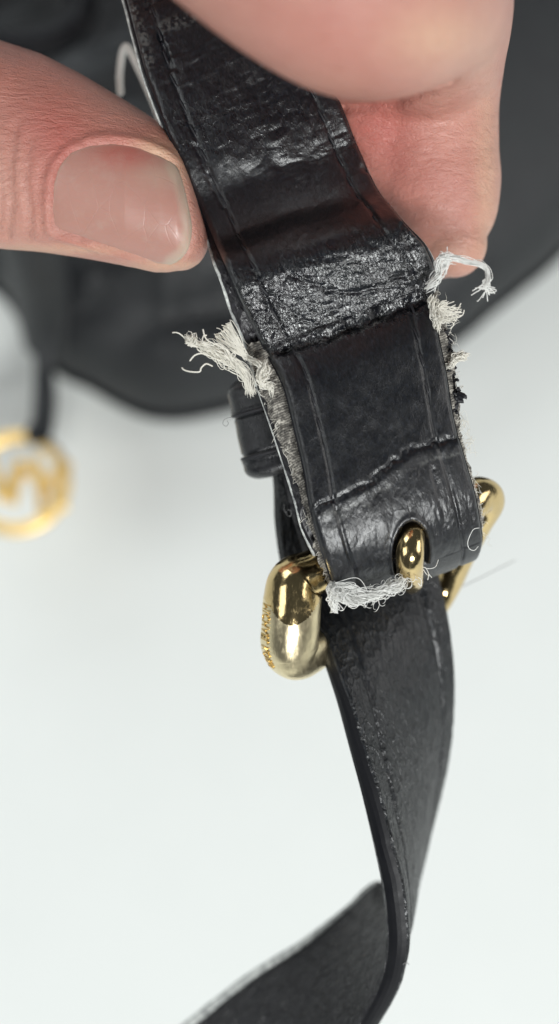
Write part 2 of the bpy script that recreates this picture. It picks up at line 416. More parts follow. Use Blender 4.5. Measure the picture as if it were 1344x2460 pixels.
# ------------------------------------------------------------------ ribbon: a strap of real width and thickness
def ribbon(name, L, R, th, mats, parent, nu=60, ns=300, puff=0.0, disp=None, edge_r=0.35, edge_noise=(0, 0), groove=None, grain=None, scuff=None):
    """L, R: lists of world points along both edges. mats: front, edge, back."""
    L = np.array(L, float); R = np.array(R, float); n = len(L)
    c = (L + R) / 2; seg = np.linalg.norm(np.diff(c, axis=0), axis=1); arc = np.concatenate([[0], np.cumsum(seg)])
    a = np.linspace(0, arc[-1], ns); t = np.interp(a, arc, np.arange(n))
    Lf = catmull(L, t); Rf = catmull(R, t)
    cf = (Lf + Rf) / 2
    T = np.gradient(cf, axis=0); T /= np.linalg.norm(T, axis=1)[:, None]
    Wd = Rf - Lf; wl = np.linalg.norm(Wd, axis=1); Wn = Wd / wl[:, None]
    N = np.cross(T, Wn); N /= np.linalg.norm(N, axis=1)[:, None]
    k0 = 0
    if np.dot(N[k0], CAMP - cf[k0]) < 0: N = -N
    u = np.linspace(0, 1, nu)
    er = min(0.5, edge_r)
    # edge noise makes torn outlines
    en_l = np.zeros(ns); en_r = np.zeros(ns)
    if edge_noise[0]:
        en_l = (fbm(a * 1000 / edge_noise[1], a * 0 + 1.3, 31, 4) - 0.5) * edge_noise[0] * 1e-3
        en_r = (fbm(a * 1000 / edge_noise[1], a * 0 + 7.7, 32, 4) - 0.5) * edge_noise[0] * 1e-3
    base = Lf[:, None] - Wn[:, None] * en_l[:, None, None] + (Wd + Wn * (en_l + en_r)[:, None])[:, None] * u[None, :, None]
    uv = np.stack([np.broadcast_to(u[None] * wl[:, None] * 1000, (ns, nu)), np.broadcast_to(a[:, None] * 1000, (ns, nu))], -1)
    d = np.minimum(u[None] * wl[:, None], (1 - u[None]) * wl[:, None])       # distance from the edge, m
    rr = th * er
    rnd = rr - np.sqrt(np.maximum(0, rr ** 2 - np.maximum(0, rr - d) ** 2))    # rounded shoulder
    puffv = puff * np.sin(np.pi * u)[None]
    hf = th / 2 - rnd + puffv
    hb = th / 2 - rnd
    if groove:
        off, gw, gd = groove
        g = np.exp(-((d - off) / gw) ** 2) * (0.75 + 0.5 * vnoise(uv[..., 1] * 0.9, uv[..., 0] * 0.2, 5))
        hf = hf - gd * g
        hf = hf + gd * 0.12 * np.exp(-((d - off * 0.45) / (off * 0.33)) ** 2)
    if disp is not None:
        px, py, _ = PX(base + N[:, None] * (th / 2))
        hf = hf + disp(px, py, u[None] + 0 * px, uv) * 1e-3
    front = base + N[:, None] * hf[..., None]
    ub = np.linspace(0, 1, max(8, nu // 4)); 
    idx = np.clip((ub * (nu - 1)).round().astype(int), 0, nu - 1)
    back = (base - N[:, None] * hb[..., None])[:, idx][:, ::-1]
    mid = 3
    def side(A, B):
        f = np.linspace(0, 1, mid + 2)[1:-1]
        out = A[:, None] + (B - A)[:, None] * f[None, :, None]
        outw = (A - cf); outw /= np.linalg.norm(outw, axis=1)[:, None]
        return out + outw[:, None] * (th * 0.10 * np.sin(np.pi * f))[None, :, None]
    rs = side(front[:, -1], back[:, 0]); ls = side(back[:, -1], front[:, 0])
    loop = np.concatenate([front, rs, back, ls], 1)
    nc = loop.shape[1]
    uvb = uv[:, idx][:, ::-1] * np.array([1, 1]) + np.array([40, 0])
    uvl = np.concatenate([uv, np.repeat(uv[:, -1:], mid, 1), uvb, np.repeat(uv[:, :1], mid, 1)], 1)
    f = grid_faces(ns, nc, True)
    nb = len(idx)
    mi = np.zeros(nc, int); mi[nu - 1:nu + mid] = 1; mi[nu + mid:nu + mid + nb - 1] = 2; mi[nu + mid + nb - 1:] = 1
    midx = np.tile(mi, ns - 1)
    verts = loop.reshape(-1, 3)
    # end caps as fans
    c0 = loop[0].mean(0); c1 = loop[-1].mean(0); b0 = len(verts); verts = np.vstack([verts, c0, c1])
    k = np.arange(nc); k2 = (k + 1) % nc
    q0 = np.stack([k2, k, np.full(nc, b0), np.full(nc, b0)], -1); q1 = np.stack([(ns - 1) * nc + k, (ns - 1) * nc + k2, np.full(nc, b0 + 1), np.full(nc, b0 + 1)], -1)
    at = {}
    if grain is not None:
        gx_, gy_, _ = PX(verts[:-2]); at['grain'] = grain(gx_, gy_)
        if scuff is not None: at['scuff'] = scuff(gx_, gy_)
    # caps as triangles: degenerate quads avoided by building a list mesh only for small ribbons
    flat_edges = True
    uvv = np.vstack([uvl.reshape(-1, 2), uvl[0, 0], uvl[-1, 0]])
    o = mesh_obj(name, verts[:-2], f, mats, parent, midx=midx, uv=uvv[:-2], attrs=at)
    o.data.polygons.foreach_set('use_smooth', (midx != 1)); o.data.update()
    return o, dict(L=Lf, R=Rf, N=N, T=T, a=a, W=Wn, wl=wl, th=th, base=base)

def PL(pts): return [W(*p) for p in pts]

# ------------------------------------------------------------------ main strap (worn, held in the hand)
strap = empty('shoulder_strap', W(900, 1000, 113))
tag(strap, 'worn black leather strap with frayed edges and gold buckle, pinched between the fingers', 'strap')

A_L = [(268, -120, 116.8), (304, 0, 115.0), (325, 80, 114.0), (352, 180, 113.6), (392, 290, 113.7), (438, 400, 114.2), (483, 500, 115.0), (520, 590, 113.2), (540, 635, 109.4),
       (562, 685, 109.0), (590, 745, 110.1), (620, 805, 111.2), (636, 838, 111.7), (653, 870, 110.9), (684, 935, 109.6), (708, 1030, 109.3), (731, 1130, 109.1), (745, 1215, 108.9),
       (767, 1300, 109.4), (789, 1370, 111.2), (799, 1408, 113.4), (803, 1430, 115.5), (800, 1438, 117.8), (778, 1415, 120), (735, 1345, 121), (708, 1260, 121), (682, 1155, 121), (645, 1040, 120.5)]
A_R = [(650, -230, 118), (688, -115, 116.5), (712, -40, 115.5), (740, 70, 115.0), (780, 165, 115.2), (825, 270, 115.7), (862, 362, 116.4), (905, 455, 115.2), (938, 498, 112.8),
       (972, 538, 110.0), (1018, 590, 110.3), (1044, 650, 111.6), (1046, 682, 112.4), (1040, 716, 112.4), (1052, 800, 111.4), (1072, 900, 111.2), (1090, 1010, 111.2), (1118, 1110, 111.2),
       (1141, 1190, 111.7), (1153, 1255, 113.3), (1158, 1292, 115.2), (1153, 1318, 117), (1145, 1328, 119), (1128, 1300, 121), (1105, 1220, 122), (1080, 1120, 122), (1055, 1020, 122), (1020, 900, 121.5)]
crease1 = [(618, 862), (660, 845), (720, 832), (780, 815), (830, 790), (880, 770), (930, 752), (980, 735), (1045, 712)]
crease2 = [(758, 1222), (800, 1195), (850, 1175), (900, 1148), (945, 1112), (985, 1080), (1040, 1066), (1100, 1052)]
crease3 = [(862, 300), (836, 335), (800, 370), (740, 388), (660, 400)]
cracks = [[(968, 540), (985, 600), (1010, 660), (1015, 715)], [(612, 655), (640, 720), (650, 800)], [(655, 715), (720, 762), (760, 780)],
          [(352, 0), (362, 40), (372, 75), (388, 95)], [(388, 95), (402, 130), (410, 160)], [(470, 350), (500, 430), (535, 500)],
          [(690, 660), (800, 700), (900, 690), (960, 660)], [(1040, 1130), (1052, 1190), (1068, 1260)]]
wr = [[(x0, y0), (x0 + dx * .5, y0 - dx * .22 + b), (x0 + dx, y0 - dx * sl)] for x0, y0, dx, sl, b in
      [(395, 150, 200, .5, 8), (420, 215, 260, .45, -6), (455, 205, 190, .95, 0), (480, 285, 240, .62, 10), (540, 300, 240, .55, 5), (510, 235, 120, .7, 0),
       (400, 60, 120, .25, 0), (390, 110, 160, .3, 4), (590, 320, 160, 1.1, 0), (640, 350, 90, 1.2, 0), (700, 300, 70, 1.3, 0), (450, 150, 200, .2, 0)]]
def dispA(px, py, u, uv):
    h = np.zeros(px.shape)
    top = smooth(1445, 1400, py)
    fr = (uv[..., 1] < 76)
    def cr(pts, w, dep):
        j = 20 * (fbm(px * .05, py * .05, 41, 5) - .5); dep = dep * (0.35 + 1.3 * vnoise(px * .035, py * .02, 47))
        return -dep * np.exp(-(seg_dist(px + j, py + j, pts) / w) ** 2)
    h += cr(crease1, 11, 0.5) + 0.12 * np.exp(-(seg_dist(px, py + 26, crease1) / 17) ** 2)
    h += cr(crease2, 8, 0.17) + 0.10 * np.exp(-(seg_dist(px, py - 20, crease2) / 16) ** 2)
    h += cr(crease3, 10, 0.15)
    for c in cracks: h += cr(c, 6, 0.12 if c[0][1] > 500 else 0.22)
    for c in wr: h += 0.075 * np.exp(-(seg_dist(px + 18 * (fbm(px * .02, py * .02, 43, 3) - .5), py + 18 * (fbm(px * .02, py * .02, 44, 3) - .5), c) / 5.5) ** 2) * vnoise(px * .04, py * .04, 48)
    for x, y, r, dep in [(838, 775, 16, 0.75), (904, 752, 12, 0.7), (858, 792, 14, 0.3), (690, 838, 12, 0.4), (880, 402, 12, .4)]:
        h -= dep * np.exp(-((px - x) ** 2 + ((py - y) * 1.2) ** 2) / r ** 2)
    # lumpy stiff bulge, puckered
    bul = smooth(545, 640, py + (px - 800) * 0.3) * smooth(870, 800, py + (px - 800) * 0.33)
    h += bul * ((fbm(px * .016, py * .028, 51, 3) - .5) * 0.40 + (ridged(px * .03 + py * .012, py * .05, 55, 2) - .5) * -0.12)
    h += 0.12 * (fbm(uv[..., 0] * .5, uv[..., 1] * .35, 61, 3) - .5) * 2
    h += -0.16 * ridged(uv[..., 0] * .30 + uv[..., 1] * .15, uv[..., 1] * .42, 71, 3) * smooth(560, 300, py)
    h += -0.10 * ridged(uv[..., 0] * .8, uv[..., 1] * .5 + uv[..., 0] * .3, 75, 3) * smooth(1130, 1200, py)
    # prong slot
    ax, ay = -0.12, 1.0
    qx = (px - 984) * 0.99 + (py - 1322) * 0.05; qy = (py - 1322)
    e = np.sqrt((qx / 39) ** 2 + (qy / 66) ** 2)
    h = np.where(fr, h - 2.1 * smooth(1.10, 0.92, e) + 0.18 * np.exp(-((e - 1.22) / 0.12) ** 2), 0.0)
    return h
def grainA(px, py):
    q = py + (px - 800) * 0.3
    return np.clip(1.0 * smooth(540, 640, q) * smooth(850, 800, q) + 0.5 * smooth(150, 280, py) * smooth(420, 360, py) + 0.12, 0, 1.25)
def scuffA(px, py):
    a = np.zeros(px.shape)
    for pts, w in (([(785, 1285), (812, 1255), (838, 1222), (862, 1200)], 5), ([(780, 1240), (830, 1218), (880, 1188), (940, 1165)], 6), ([(850, 1200), (872, 1215), (890, 1216)], 4),
                   ([(700, 838), (770, 820), (850, 800), (930, 765)], 5), ([(322, 20), (345, 90), (360, 150)], 12), ([(400, 60), (470, 40), (520, 20)], 16), ([(1000, 1120), (1050, 1100), (1110, 1090)], 5)):
        a += np.exp(-(seg_dist(px, py, pts) / w) ** 2)
    return np.clip(a, 0, 1) * smooth(0.42, 0.62, fbm(px * .16, py * .16, 77, 3))
front, fi = ribbon('front_leather', PL(A_L), PL(A_R), 0.0012, [M['leather'], M['edge_black'], M['leather_back']], strap, nu=230, ns=900,
                   puff=0.0005, disp=dispA, grain=grainA, scuff=scuffA, groove=(0.0024, 0.00024, 0.00018), edge_r=0.5)

# lining: the backing layer whose pale edge shows on the left
B_L = [(258, -120, 118.2), (296, 0, 116.5), (317, 80, 115.6), (344, 180, 115.0), (384, 290, 115.2), (431, 400, 115.8), (476, 500, 116.6), (503, 590, 115), (517, 635, 112.6),
       (534, 680, 112.2), (555, 745, 112.8), (581, 805, 113.4), (601, 860, 113.4), (618, 930, 112.6), (650, 1020, 113), (692, 1150, 113), (712, 1215, 113), (728, 1275, 113.6), (764, 1350, 114.6), (786, 1398, 115.6)]
B_R = [(652, -225, 119.6), (690, -110, 118), (714, -35, 117.2), (742, 75, 116.6), (782, 170, 116.6), (828, 275, 117.4), (866, 366, 118.2), (908, 457, 117.2), (940, 498, 115.4),
       (974, 538, 113.8), (1024, 590, 113.2), (1053, 655, 114.2), (1052, 716, 114.6), (1062, 830, 113.8), (1082, 920, 114), (1094, 1010, 114.2), (1116, 1110, 114.4), (1130, 1160, 115), (1146, 1240, 116), (1152, 1285, 117)]
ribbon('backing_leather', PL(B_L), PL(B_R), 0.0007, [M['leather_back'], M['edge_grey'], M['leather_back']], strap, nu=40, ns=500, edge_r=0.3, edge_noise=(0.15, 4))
def edge_tube(pts, r0, r1, name='pale_edge', mat='edge_grey', seed=3, n=260, wob=0.00012):
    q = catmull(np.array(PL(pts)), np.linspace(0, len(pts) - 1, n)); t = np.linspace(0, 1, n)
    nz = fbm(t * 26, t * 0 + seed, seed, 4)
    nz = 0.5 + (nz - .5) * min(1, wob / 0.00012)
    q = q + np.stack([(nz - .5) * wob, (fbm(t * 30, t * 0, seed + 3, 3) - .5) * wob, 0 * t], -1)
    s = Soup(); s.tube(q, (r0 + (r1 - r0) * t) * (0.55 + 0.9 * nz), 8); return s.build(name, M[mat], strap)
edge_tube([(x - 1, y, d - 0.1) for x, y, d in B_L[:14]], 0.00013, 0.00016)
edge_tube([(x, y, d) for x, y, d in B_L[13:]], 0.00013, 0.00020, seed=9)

# frayed canvas core between the layers
C_L = [(596, 838, 113.0), (612, 885, 112.0), (634, 940, 111.4), (660, 1020, 111.4), (698, 1110, 111.6), (727, 1185, 111.7), (736, 1225, 111.8), (758, 1300, 112.4), (776, 1368, 113.6), (788, 1400, 114.6)]
C_R = [(1044, 700, 114.0), (1060, 745, 113.2), (1078, 810, 112.8), (1090, 880, 113), (1098, 960, 113.2), (1104, 1040, 113.4), (1118, 1090, 113.4), (1140, 1175, 114), (1152, 1235, 115), (1156, 1275, 116)]
def dispC(px, py, u, uv): return 0.55 * (fbm(uv[..., 0] * 2.2, uv[..., 1] * 2.2, 81, 4) - .5)
core, ci = ribbon('canvas_core', PL(C_L), PL(C_R), 0.0017, [M['canvas']] * 3, strap, nu=160, ns=420, disp=dispC, edge_noise=(0.9, 0.8), edge_r=0.5)

# stitches lying in the grooves of the front leather
def stitches():
    s = Soup(); th = np.linspace(-1, 1, 9)
    s.tube(np.column_stack([th * 0.0008, 0.00008*th, 0.00008 * (1 - th ** 2)]), 0.00013, 7)
    first = None; cnt = 0
    a = fi['a']; base = fi['base']; nu = base.shape[1]
    for side in (0, 1):
        pos = 0.004
        while pos < a[-1] * 0.60 and cnt < 120:
            k = int(np.searchsorted(a, pos)); pos += 0.0026
            off = 0.0024 / fi['wl'][k]; uu = off if side == 0 else 1 - off
            p = base[k, int(round(uu * (nu - 1)))] + fi['N'][k] * (0.0008 + 0.0005 - 0.00074)
            if abs(PX(p)[0] - 984) < 60 and abs(PX(p)[1] - 1320) < 90: continue
            T = fi['T'][k]; N = fi['N'][k]; Bv = np.cross(N, T)
            Mx = Matrix(((T[0], Bv[0], N[0], p[0]), (T[1], Bv[1], N[1], p[1]), (T[2], Bv[2], N[2], p[2]), (0, 0, 0, 1)))
            if first is None:
                o = s.build('stitch', M['thread'], strap); first = o
                o.data.transform(Matrix.Identity(4))
            else:
                o = first.copy(); COL.objects.link(o)
            o.parent = strap; o.matrix_parent_inverse = Matrix.Translation(strap.location).inverted()
            o.matrix_basis = Mx; cnt += 1
stitches()

# lower strap: threads up through the buckle, hangs down and twists away
D_L = [(640, 1020, 124), (661, 1150, 124), (666, 1260, 124), (684, 1370, 123.4), (722, 1450, 121.4), (768, 1530, 118.8), (798, 1610, 117.0), (826, 1690, 116), (852, 1780, 115.4), (878, 1870, 115), (903, 1960, 115),
       (926, 2050, 115), (944, 2130, 115.4), (954, 2210, 116), (953, 2290, 117), (934, 2370, 119), (893, 2450, 121), (836, 2530, 124), (765, 2615, 126), (680, 2700, 128), (590, 2790, 130)]
D_R = [(1040, 920, 126), (1050, 1060, 126), (1056, 1180, 126), (1046, 1300, 125.6), (1050, 1390, 125.4), (1062, 1470, 125.4), (1071, 1550, 126.2), (1074, 1630, 127.6), (1071, 1720, 129.2), (1060, 1810, 130.8), (1041, 1900, 132),
       (1018, 1985, 132.8), (996, 2070, 133.4), (980, 2130, 134), (956, 2140, 134.8), (912, 2128, 136), (838, 2192, 137), (735, 2272, 138.4), (600, 2358, 140), (458, 2470, 142), (330, 2575, 144)]
def dispD(px, py, u, uv):
    h = 0.12 * (fbm(uv[..., 0] * .4, uv[..., 1] * .3, 91, 4) - .5) * 2
    h += 0.05 * (fbm(uv[..., 0] * 1.5, uv[..., 1] * 0.9, 95, 3) - .5) * 2
    return h
low, li = ribbon('lower_strap', PL(D_L), PL(D_R), 0.0025, [M['leather_low'], M['edge_black'], M['leather_back']], strap, nu=150, ns=800,
       puff=0.0003, disp=dispD, grain=lambda px, py: 0.25 + 0.75 * smooth(1650, 1850, py), groove=(0.0028, 0.00032, 0.00022), edge_r=0.12)
edge_tube([(x - 5, y - 8, d - 1.3) for x, y, d in D_R[15:]], 0.0003, 0.0006, seed=21, wob=0.00003)  # pale colour stands in for light reflected along the far edge
low['label'] = 'lower strap twisting edge-on towards the bottom left'

# ------------------------------------------------------------------ keeper loop
def keeper():
    na, nc = 90, 120
    P0 = np.array([531 + 262, 926 - 75.]); P1 = np.array([584 + 262, 1168 - 75.])
    Wd = np.array([0.965, -0.262])
    t = np.linspace(0, 1, na)
    V = np.zeros((na, nc, 3)); th = np.linspace(0, 2 * np.pi, nc, endpoint=False)
    for i, tt in enumerate(t):
        e = min(tt, 1 - tt)
        rr = 0.13; s = 1.0 if e > rr else 1 - (1 - math.sqrt(max(0, 1 - ((rr - e) / rr) ** 2))) * 0.20
        ridge = 0.010 * math.exp(-((tt - .31) / .020) ** 2) + 0.010 * math.exp(-((tt - .79) / .022) ** 2)
        groove = -0.016 * math.exp(-((tt - .36) / .018) ** 2) - 0.016 * math.exp(-((tt - .74) / .018) ** 2)
        sag = -0.010 * math.sin(math.pi * tt)
        s2 = s + ridge + groove + sag
        c = P0 + (P1 - P0) * tt
        hw = 262 * s2; hd = 4.3 * (s + (ridge + groove) * 2.2)
        cs, sn = np.cos(th), np.sin(th)
        wob = 1 + 0.012 * (fbm(th * 3, th * 0 + tt * 7, 15, 3) - .5)
        ex = np.sign(cs) * np.abs(cs) ** 0.55 * hw * wob; ez = np.sign(sn) * np.abs(sn) ** 0.55 * hd
        V[i] = W(c[0] + Wd[0] * ex, c[1] + Wd[1] * ex, 120.6 - ez)
    uv = np.stack(np.broadcast_arrays(th[None, :] * 9, t[:, None] * 9.5), -1)
    o = mesh_obj('keeper_loop', V.reshape(-1, 3), grid_faces(na, nc, True), M['leather_keeper'], strap, uv=uv.reshape(-1, 2))
    o['label'] = 'black leather keeper loop round the strap, left of its torn edge'
    s = Soup()
    for tt in (.335, .765):
        i = int(tt * na); s.tube(np.vstack([V[i], V[i][:1]]), 0.00022, 6, cap=False)
    k = s.build('seam', M['thread'], o); k.parent = o; k.matrix_parent_inverse = Matrix.Identity(4)
    k.matrix_parent_inverse = Matrix.Identity(4)
    return o
keep = keeper()

# ------------------------------------------------------------------ buckle
def sweep_closed(ctrl, n, sides, sq=1.0):
    """ctrl rows: px,py,d,r(mm) closed loop with superelliptic profile"""
    C = np.array(ctrl, float)
    P = np.column_stack([W(C[:, 0], C[:, 1], C[:, 2]), C[:, 3] * 1e-3, C[:, 4] * 1e-3])
    P = np.vstack([P, P[0]])
    Q = np.vstack([P[-2], P, P[1]])
    t = np.linspace(0, len(P) - 1, n, endpoint=False)
    i = t.astype(int); f = (t - i)[:, None]; a, b, c, d = Q[i], Q[i + 1], Q[i + 2], Q[i + 3]
    S_ = 0.5 * ((2 * b) + (c - a) * f + (2 * a - 5 * b + 4 * c - d) * f ** 2 + (3 * b - a - 3 * c + d) * f ** 3)
    pos = S_[:, :3]; ra = S_[:, 3]; rb = S_[:, 4]
    T = np.roll(pos, -1, 0) - np.roll(pos, 1, 0); T /= np.linalg.norm(T, axis=1)[:, None]
    pn = np.cross(pos[n // 2] - pos[0], pos[n // 4] - pos[0]); pn /= np.linalg.norm(pn)
    if np.dot(pn, CAMP - pos[0]) < 0: pn = -pn
    A = np.cross(T, pn); A /= np.linalg.norm(A, axis=1)[:, None]; B = np.cross(A, T)
    th = np.linspace(0, 2 * np.pi, sides, endpoint=False)
    cx = np.sign(np.cos(th)) * np.abs(np.cos(th)) ** sq; sy = np.sign(np.sin(th)) * np.abs(np.sin(th)) ** sq
    V = pos[:, None] + ra[:, None, None] * cx[None, :, None] * A[:, None] + rb[:, None, None] * sy[None, :, None] * B[:, None]
    return V, grid_faces(n, sides, True), pos, A, B
def buckle():
    root = empty('buckle', W(930, 1400, 118)); root.parent = strap
    root.location = Vector(W(930, 1400, 118)) - strap.location
    binv = Matrix.Translation(W(930, 1400, 118)).inverted()
    ctrl = [(760, 1372, 115.8, 2.3, 2.3), (716, 1398, 115.4, 2.9, 2.7), (703, 1440, 115.2, 2.9, 2.9), (699, 1500, 115.4, 2.9, 2.9), (697, 1548, 116.2, 2.9, 2.9), (716, 1572, 117.5, 2.6, 2.6),
            (800, 1540, 121, 2.0, 2.0), (930, 1500, 125.5, 1.8, 1.8), (1025, 1462, 128, 1.8, 1.8),
            (1066, 1410, 128.5, 1.7, 1.8), (1102, 1335, 126, 1.65, 1.8), (1142, 1255, 123, 1.7, 1.9), (1170, 1206, 121, 1.75, 1.9), (1152, 1190, 119.4, 2.0, 2.0), (1100, 1225, 118, 2.0, 2.0), (930, 1300, 117.4, 2.0, 2.0)]
    V, f, pos, A, B = sweep_closed(ctrl, 1200, 96, 0.85)
    pxs, pys, _ = PX(V.reshape(-1, 3))
    P = PX(pos); 
    
    pv, qv = pxs.reshape(1200, 96), pys.reshape(1200, 96)
    jg = 5 * (fbm(pv * .12, qv * .12, 5, 3) - .5)
    mi = ((P[0] < 770)[:, None] & (P[1] > 1400)[:, None] & (qv + jg > 1503 - (pv - 702) ** 2 / 70)).astype(int).ravel()
    # closed along its length
    n = 1200; sides = 96
    last = np.stack([(n - 1) * sides + np.arange(sides), (n - 1) * sides + (np.arange(sides) + 1) % sides, (np.arange(sides) + 1) % sides, np.arange(sides)], -1)
    f = np.vstack([f, last])
    fr = mesh_obj('frame', V.reshape(-1, 3), f, [M['gold'], M['gold_brushed']], None, midx=mi[:len(f)])
    fr.parent = root; fr.matrix_parent_inverse = binv
    # prong: arches through the slot
    s = Soup()
    pr = PL([(1000, 1215, 117), (998, 1240, 114.5), (993, 1268, 112.2), (988, 1300, 110.6), (985, 1335, 110.4), (985, 1368, 112), (988, 1395, 115), (990, 1400, 118)])
    q = catmull(np.array(pr), np.linspace(0, 7, 60))
    rads = np.interp(np.linspace(0, 7, 60), [0, 1, 2, 3, 4, 5, 6, 7], np.array([1.2, 1.25, 1.3, 1.4, 1.45, 1.4, 1.3, 1.2]) * 1e-3)
    s.tube(q, rads, 28); p = s.build('prong', M['gold']); p.parent = root; p.matrix_parent_inverse = binv
    # engraved word running down the outer side of the left rail
    cu = bpy.data.curves.new('lettering', 'FONT'); cu.body = 'MICHAEL KORS'; cu.size = 0.0019; cu.extrude = 0.00009
    cu.align_x = 'CENTER'; cu.align_y = 'CENTER'; cu.space_character = 1.0
    tmp = bpy.data.objects.new('tmp', cu); COL.objects.link(tmp)
    bpy.context.view_layer.update()
    me = bpy.data.meshes.new_from_object(tmp.evaluated_get(bpy.context.evaluated_depsgraph_get()))
    bpy.data.objects.remove(tmp)
    co = np.empty(len(me.vertices) * 3); me.vertices.foreach_get('co', co); co = co.reshape(-1, 3)
    wid = co[:, 0].max() - co[:, 0].min(); co[:, 0] *= 0.0070 / wid
    # wrap on the rail: local x runs down the rail, local y round it
    rail = [W(700, 1455, 115.2), W(698, 1585, 116.4)]
    ax = rail[1] - rail[0]; ln = np.linalg.norm(ax); ax /= ln; mid = (rail[0] + rail[1]) / 2
    tow = CAMP - mid; tow -= ax * np.dot(tow, ax); tow /= np.linalg.norm(tow); left = np.cross(ax, tow)
    if left[0] > 0: left = -left
    from mathutils.bvhtree import BVHTree
    tree = BVHTree.FromPolygons([tuple(v) for v in V.reshape(-1, 3)], [tuple(q) for q in f.tolist()])
    R = 0.0029; phi = math.radians(60) + (co[:, 1] / R)
    Q = np.zeros_like(co)
    for i in range(len(co)):
        dr = np.cos(phi[i]) * tow + np.sin(phi[i]) * left; a0 = mid + ax * co[i, 0]
        hit = tree.ray_cast(Vector(a0 + dr * 0.01), Vector(-dr))
        rad = 0.01 - (hit[3] if hit[3] is not None else 0.0071)
        Q[i] = a0 + dr * (rad + co[i, 2] + 0.00003)
    me.vertices.foreach_set('co', Q.ravel()); me.materials.append(M['gold_dark']); me.update()
    t = bpy.data.objects.new('lettering', me); COL.objects.link(t); t.parent = root; t.matrix_parent_inverse = binv
    t['label'] = 'worn brand lettering down the side of the buckle'.replace('brand ', 'engraved ')
buckle()

# ------------------------------------------------------------------ fibres
def wander(p0, p1, n, amp, seed, curl=0.0, curlf=3):
    r = np.random.default_rng(seed)
    t = np.linspace(0, 1, n)[:, None]
    base = p0 + (p1 - p0) * t
    k = 4; ctrl = r.normal(0, 1, (k + 2, 3)); ctrl[0] = 0
    w = catmull(ctrl, np.linspace(0, k + 1, n))
    out = base + w * amp * (0.15 + t)
    if curl:
        a = r.uniform(0, 6.28); ang = t[:, 0] * 6.283 * curlf + a
        out = out + curl * t * np.column_stack([np.cos(ang), np.sin(ang), 0.5 * np.cos(ang * 1.3)])
    return out
def spine(pts, n): 
    P = np.array(PL(pts)); return catmull(P, np.linspace(0, len(P) - 1, n))
def bundle(s, pts, nf, rad, fr, seed, n=26, spread_tip=1.0, twist=0.45, endvar=0.25):
    """nf fibres following a spine; rad(t) bundle radius in mm"""
    r = np.random.default_rng(seed)
    for i in range(nf):
        e = 1 - endvar * r.random(); t = np.linspace(0, e, n)
        P = np.array(PL(pts)); sp = catmull(P, t * (len(P) - 1))
        T = np.gradient(sp, axis=0); T /= np.linalg.norm(T, axis=1)[:, None]
        A = np.cross(T, [0.2, 0.1, 1]); A /= np.linalg.norm(A, axis=1)[:, None]; B = np.cross(T, A)
        a0 = r.uniform(0, 6.28); q = math.sqrt(r.random())
        R = np.interp(t, np.linspace(0, 1, len(rad)), rad) * 1e-3 * q * (1 + 0.25 * r.normal(size=n).cumsum() / n * 3)
        ang = a0 + twist * t * 6.28 + 0.5 * np.sin(t * 9 + a0)
        R = R * (1 + 0.3 * np.sin(t * r.uniform(6, 22) + a0))
        p = sp + R[:, None] * (np.cos(ang)[:, None] * A + np.sin(ang)[:, None] * B)
        p = p + catmull(r.normal(0, 1, (8, 3)), np.linspace(0, 7, n)) * 0.00017
        s.tube(p, fr * (0.7 + 0.6 * r.random()), 4)
def stray(s, pts, r): s.tube(spine(pts, 8 * len(pts)), r, 5)

# big spindle tuft left
s = Soup()
bundle(s, [(606, 945, 113.5), (592, 905, 112), (560, 872, 111), (520, 850, 110.5), (490, 832, 110.2), (468, 820, 110)], 90, [0.25, 0.42, 0.62, 0.62, 0.42, 0.22], 0.00004, 1, endvar=0.22)
bundle(s, [(470, 822, 110), (462, 812, 109.8), (455, 816, 109.8), (460, 826, 110)], 24, [0.2, 0.35, 0.3, 0.2], 0.00004, 2, twist=3)
for i in range(9):
    stray(s, [(470, 818, 110), (460 - i, 822 + i, 109.8), (455 - 9 + 5 * i, 826 + 3 * (i % 4), 109.7)], 0.00006)
stray(s, [(452, 822, 110), (438, 806, 110), (426, 799, 110), (414, 799, 110.3)], 0.00007)
stray(s, [(512, 880, 110), (496, 874, 109), (484, 884, 109), (480, 893, 109), (460, 893, 109), (444, 889, 109.4), (437, 883, 109.6)], 0.00008)
stray(s, [(505, 855, 110), (485, 849, 109), (468, 854, 109), (456, 868, 109)], 0.00008)
stray(s, [(560, 868, 110), (548, 842, 109), (520, 828, 109), (500, 818, 109), (492, 806, 109), (488, 790, 109)], 0.00008)
stray(s, [(556, 862, 110), (540, 835, 109), (522, 825, 109), (508, 830, 109), (488, 820, 109), (490, 806, 109), (498, 806, 109)], 0.00006)
stray(s, [(570, 868, 110), (556, 856, 109), (560, 848, 109), (566, 852, 109), (562, 860, 109)], 0.00006)
tuft = tag(s.build('frayed_tuft', M['fibre'], strap), kind='stuff'); tuft['label'] = 'long spindle of cream fibres left of the strap'
# fan tuft
s = Soup()
r = np.random.default_rng(5)
for i in range(60):
    t = r.random(); x1, y1 = 524 + 36 * t + r.normal() * 3, 812 - 32 * t + r.normal() * 5
    x0, y0 = 600 - 14 * r.random(), 868 - 12 * r.random()
    mx, my = 0.45 * x0 + .55 * x1 + r.normal() * 5, 0.45 * y0 + .55 * y1 + r.normal() * 4
    stray(s, [(x0, y0, 111.2), (mx, my, 110.2), (x1, y1, 109.8 + r.random()), (x1 - 5 + r.normal() * 3, y1 - 5, 109.8)], 0.00004)
tag(s.build('frayed_tuft', M['fibre'], strap), kind='stuff')['label'] = 'short fan of cream fibres beside the bent leather edge'
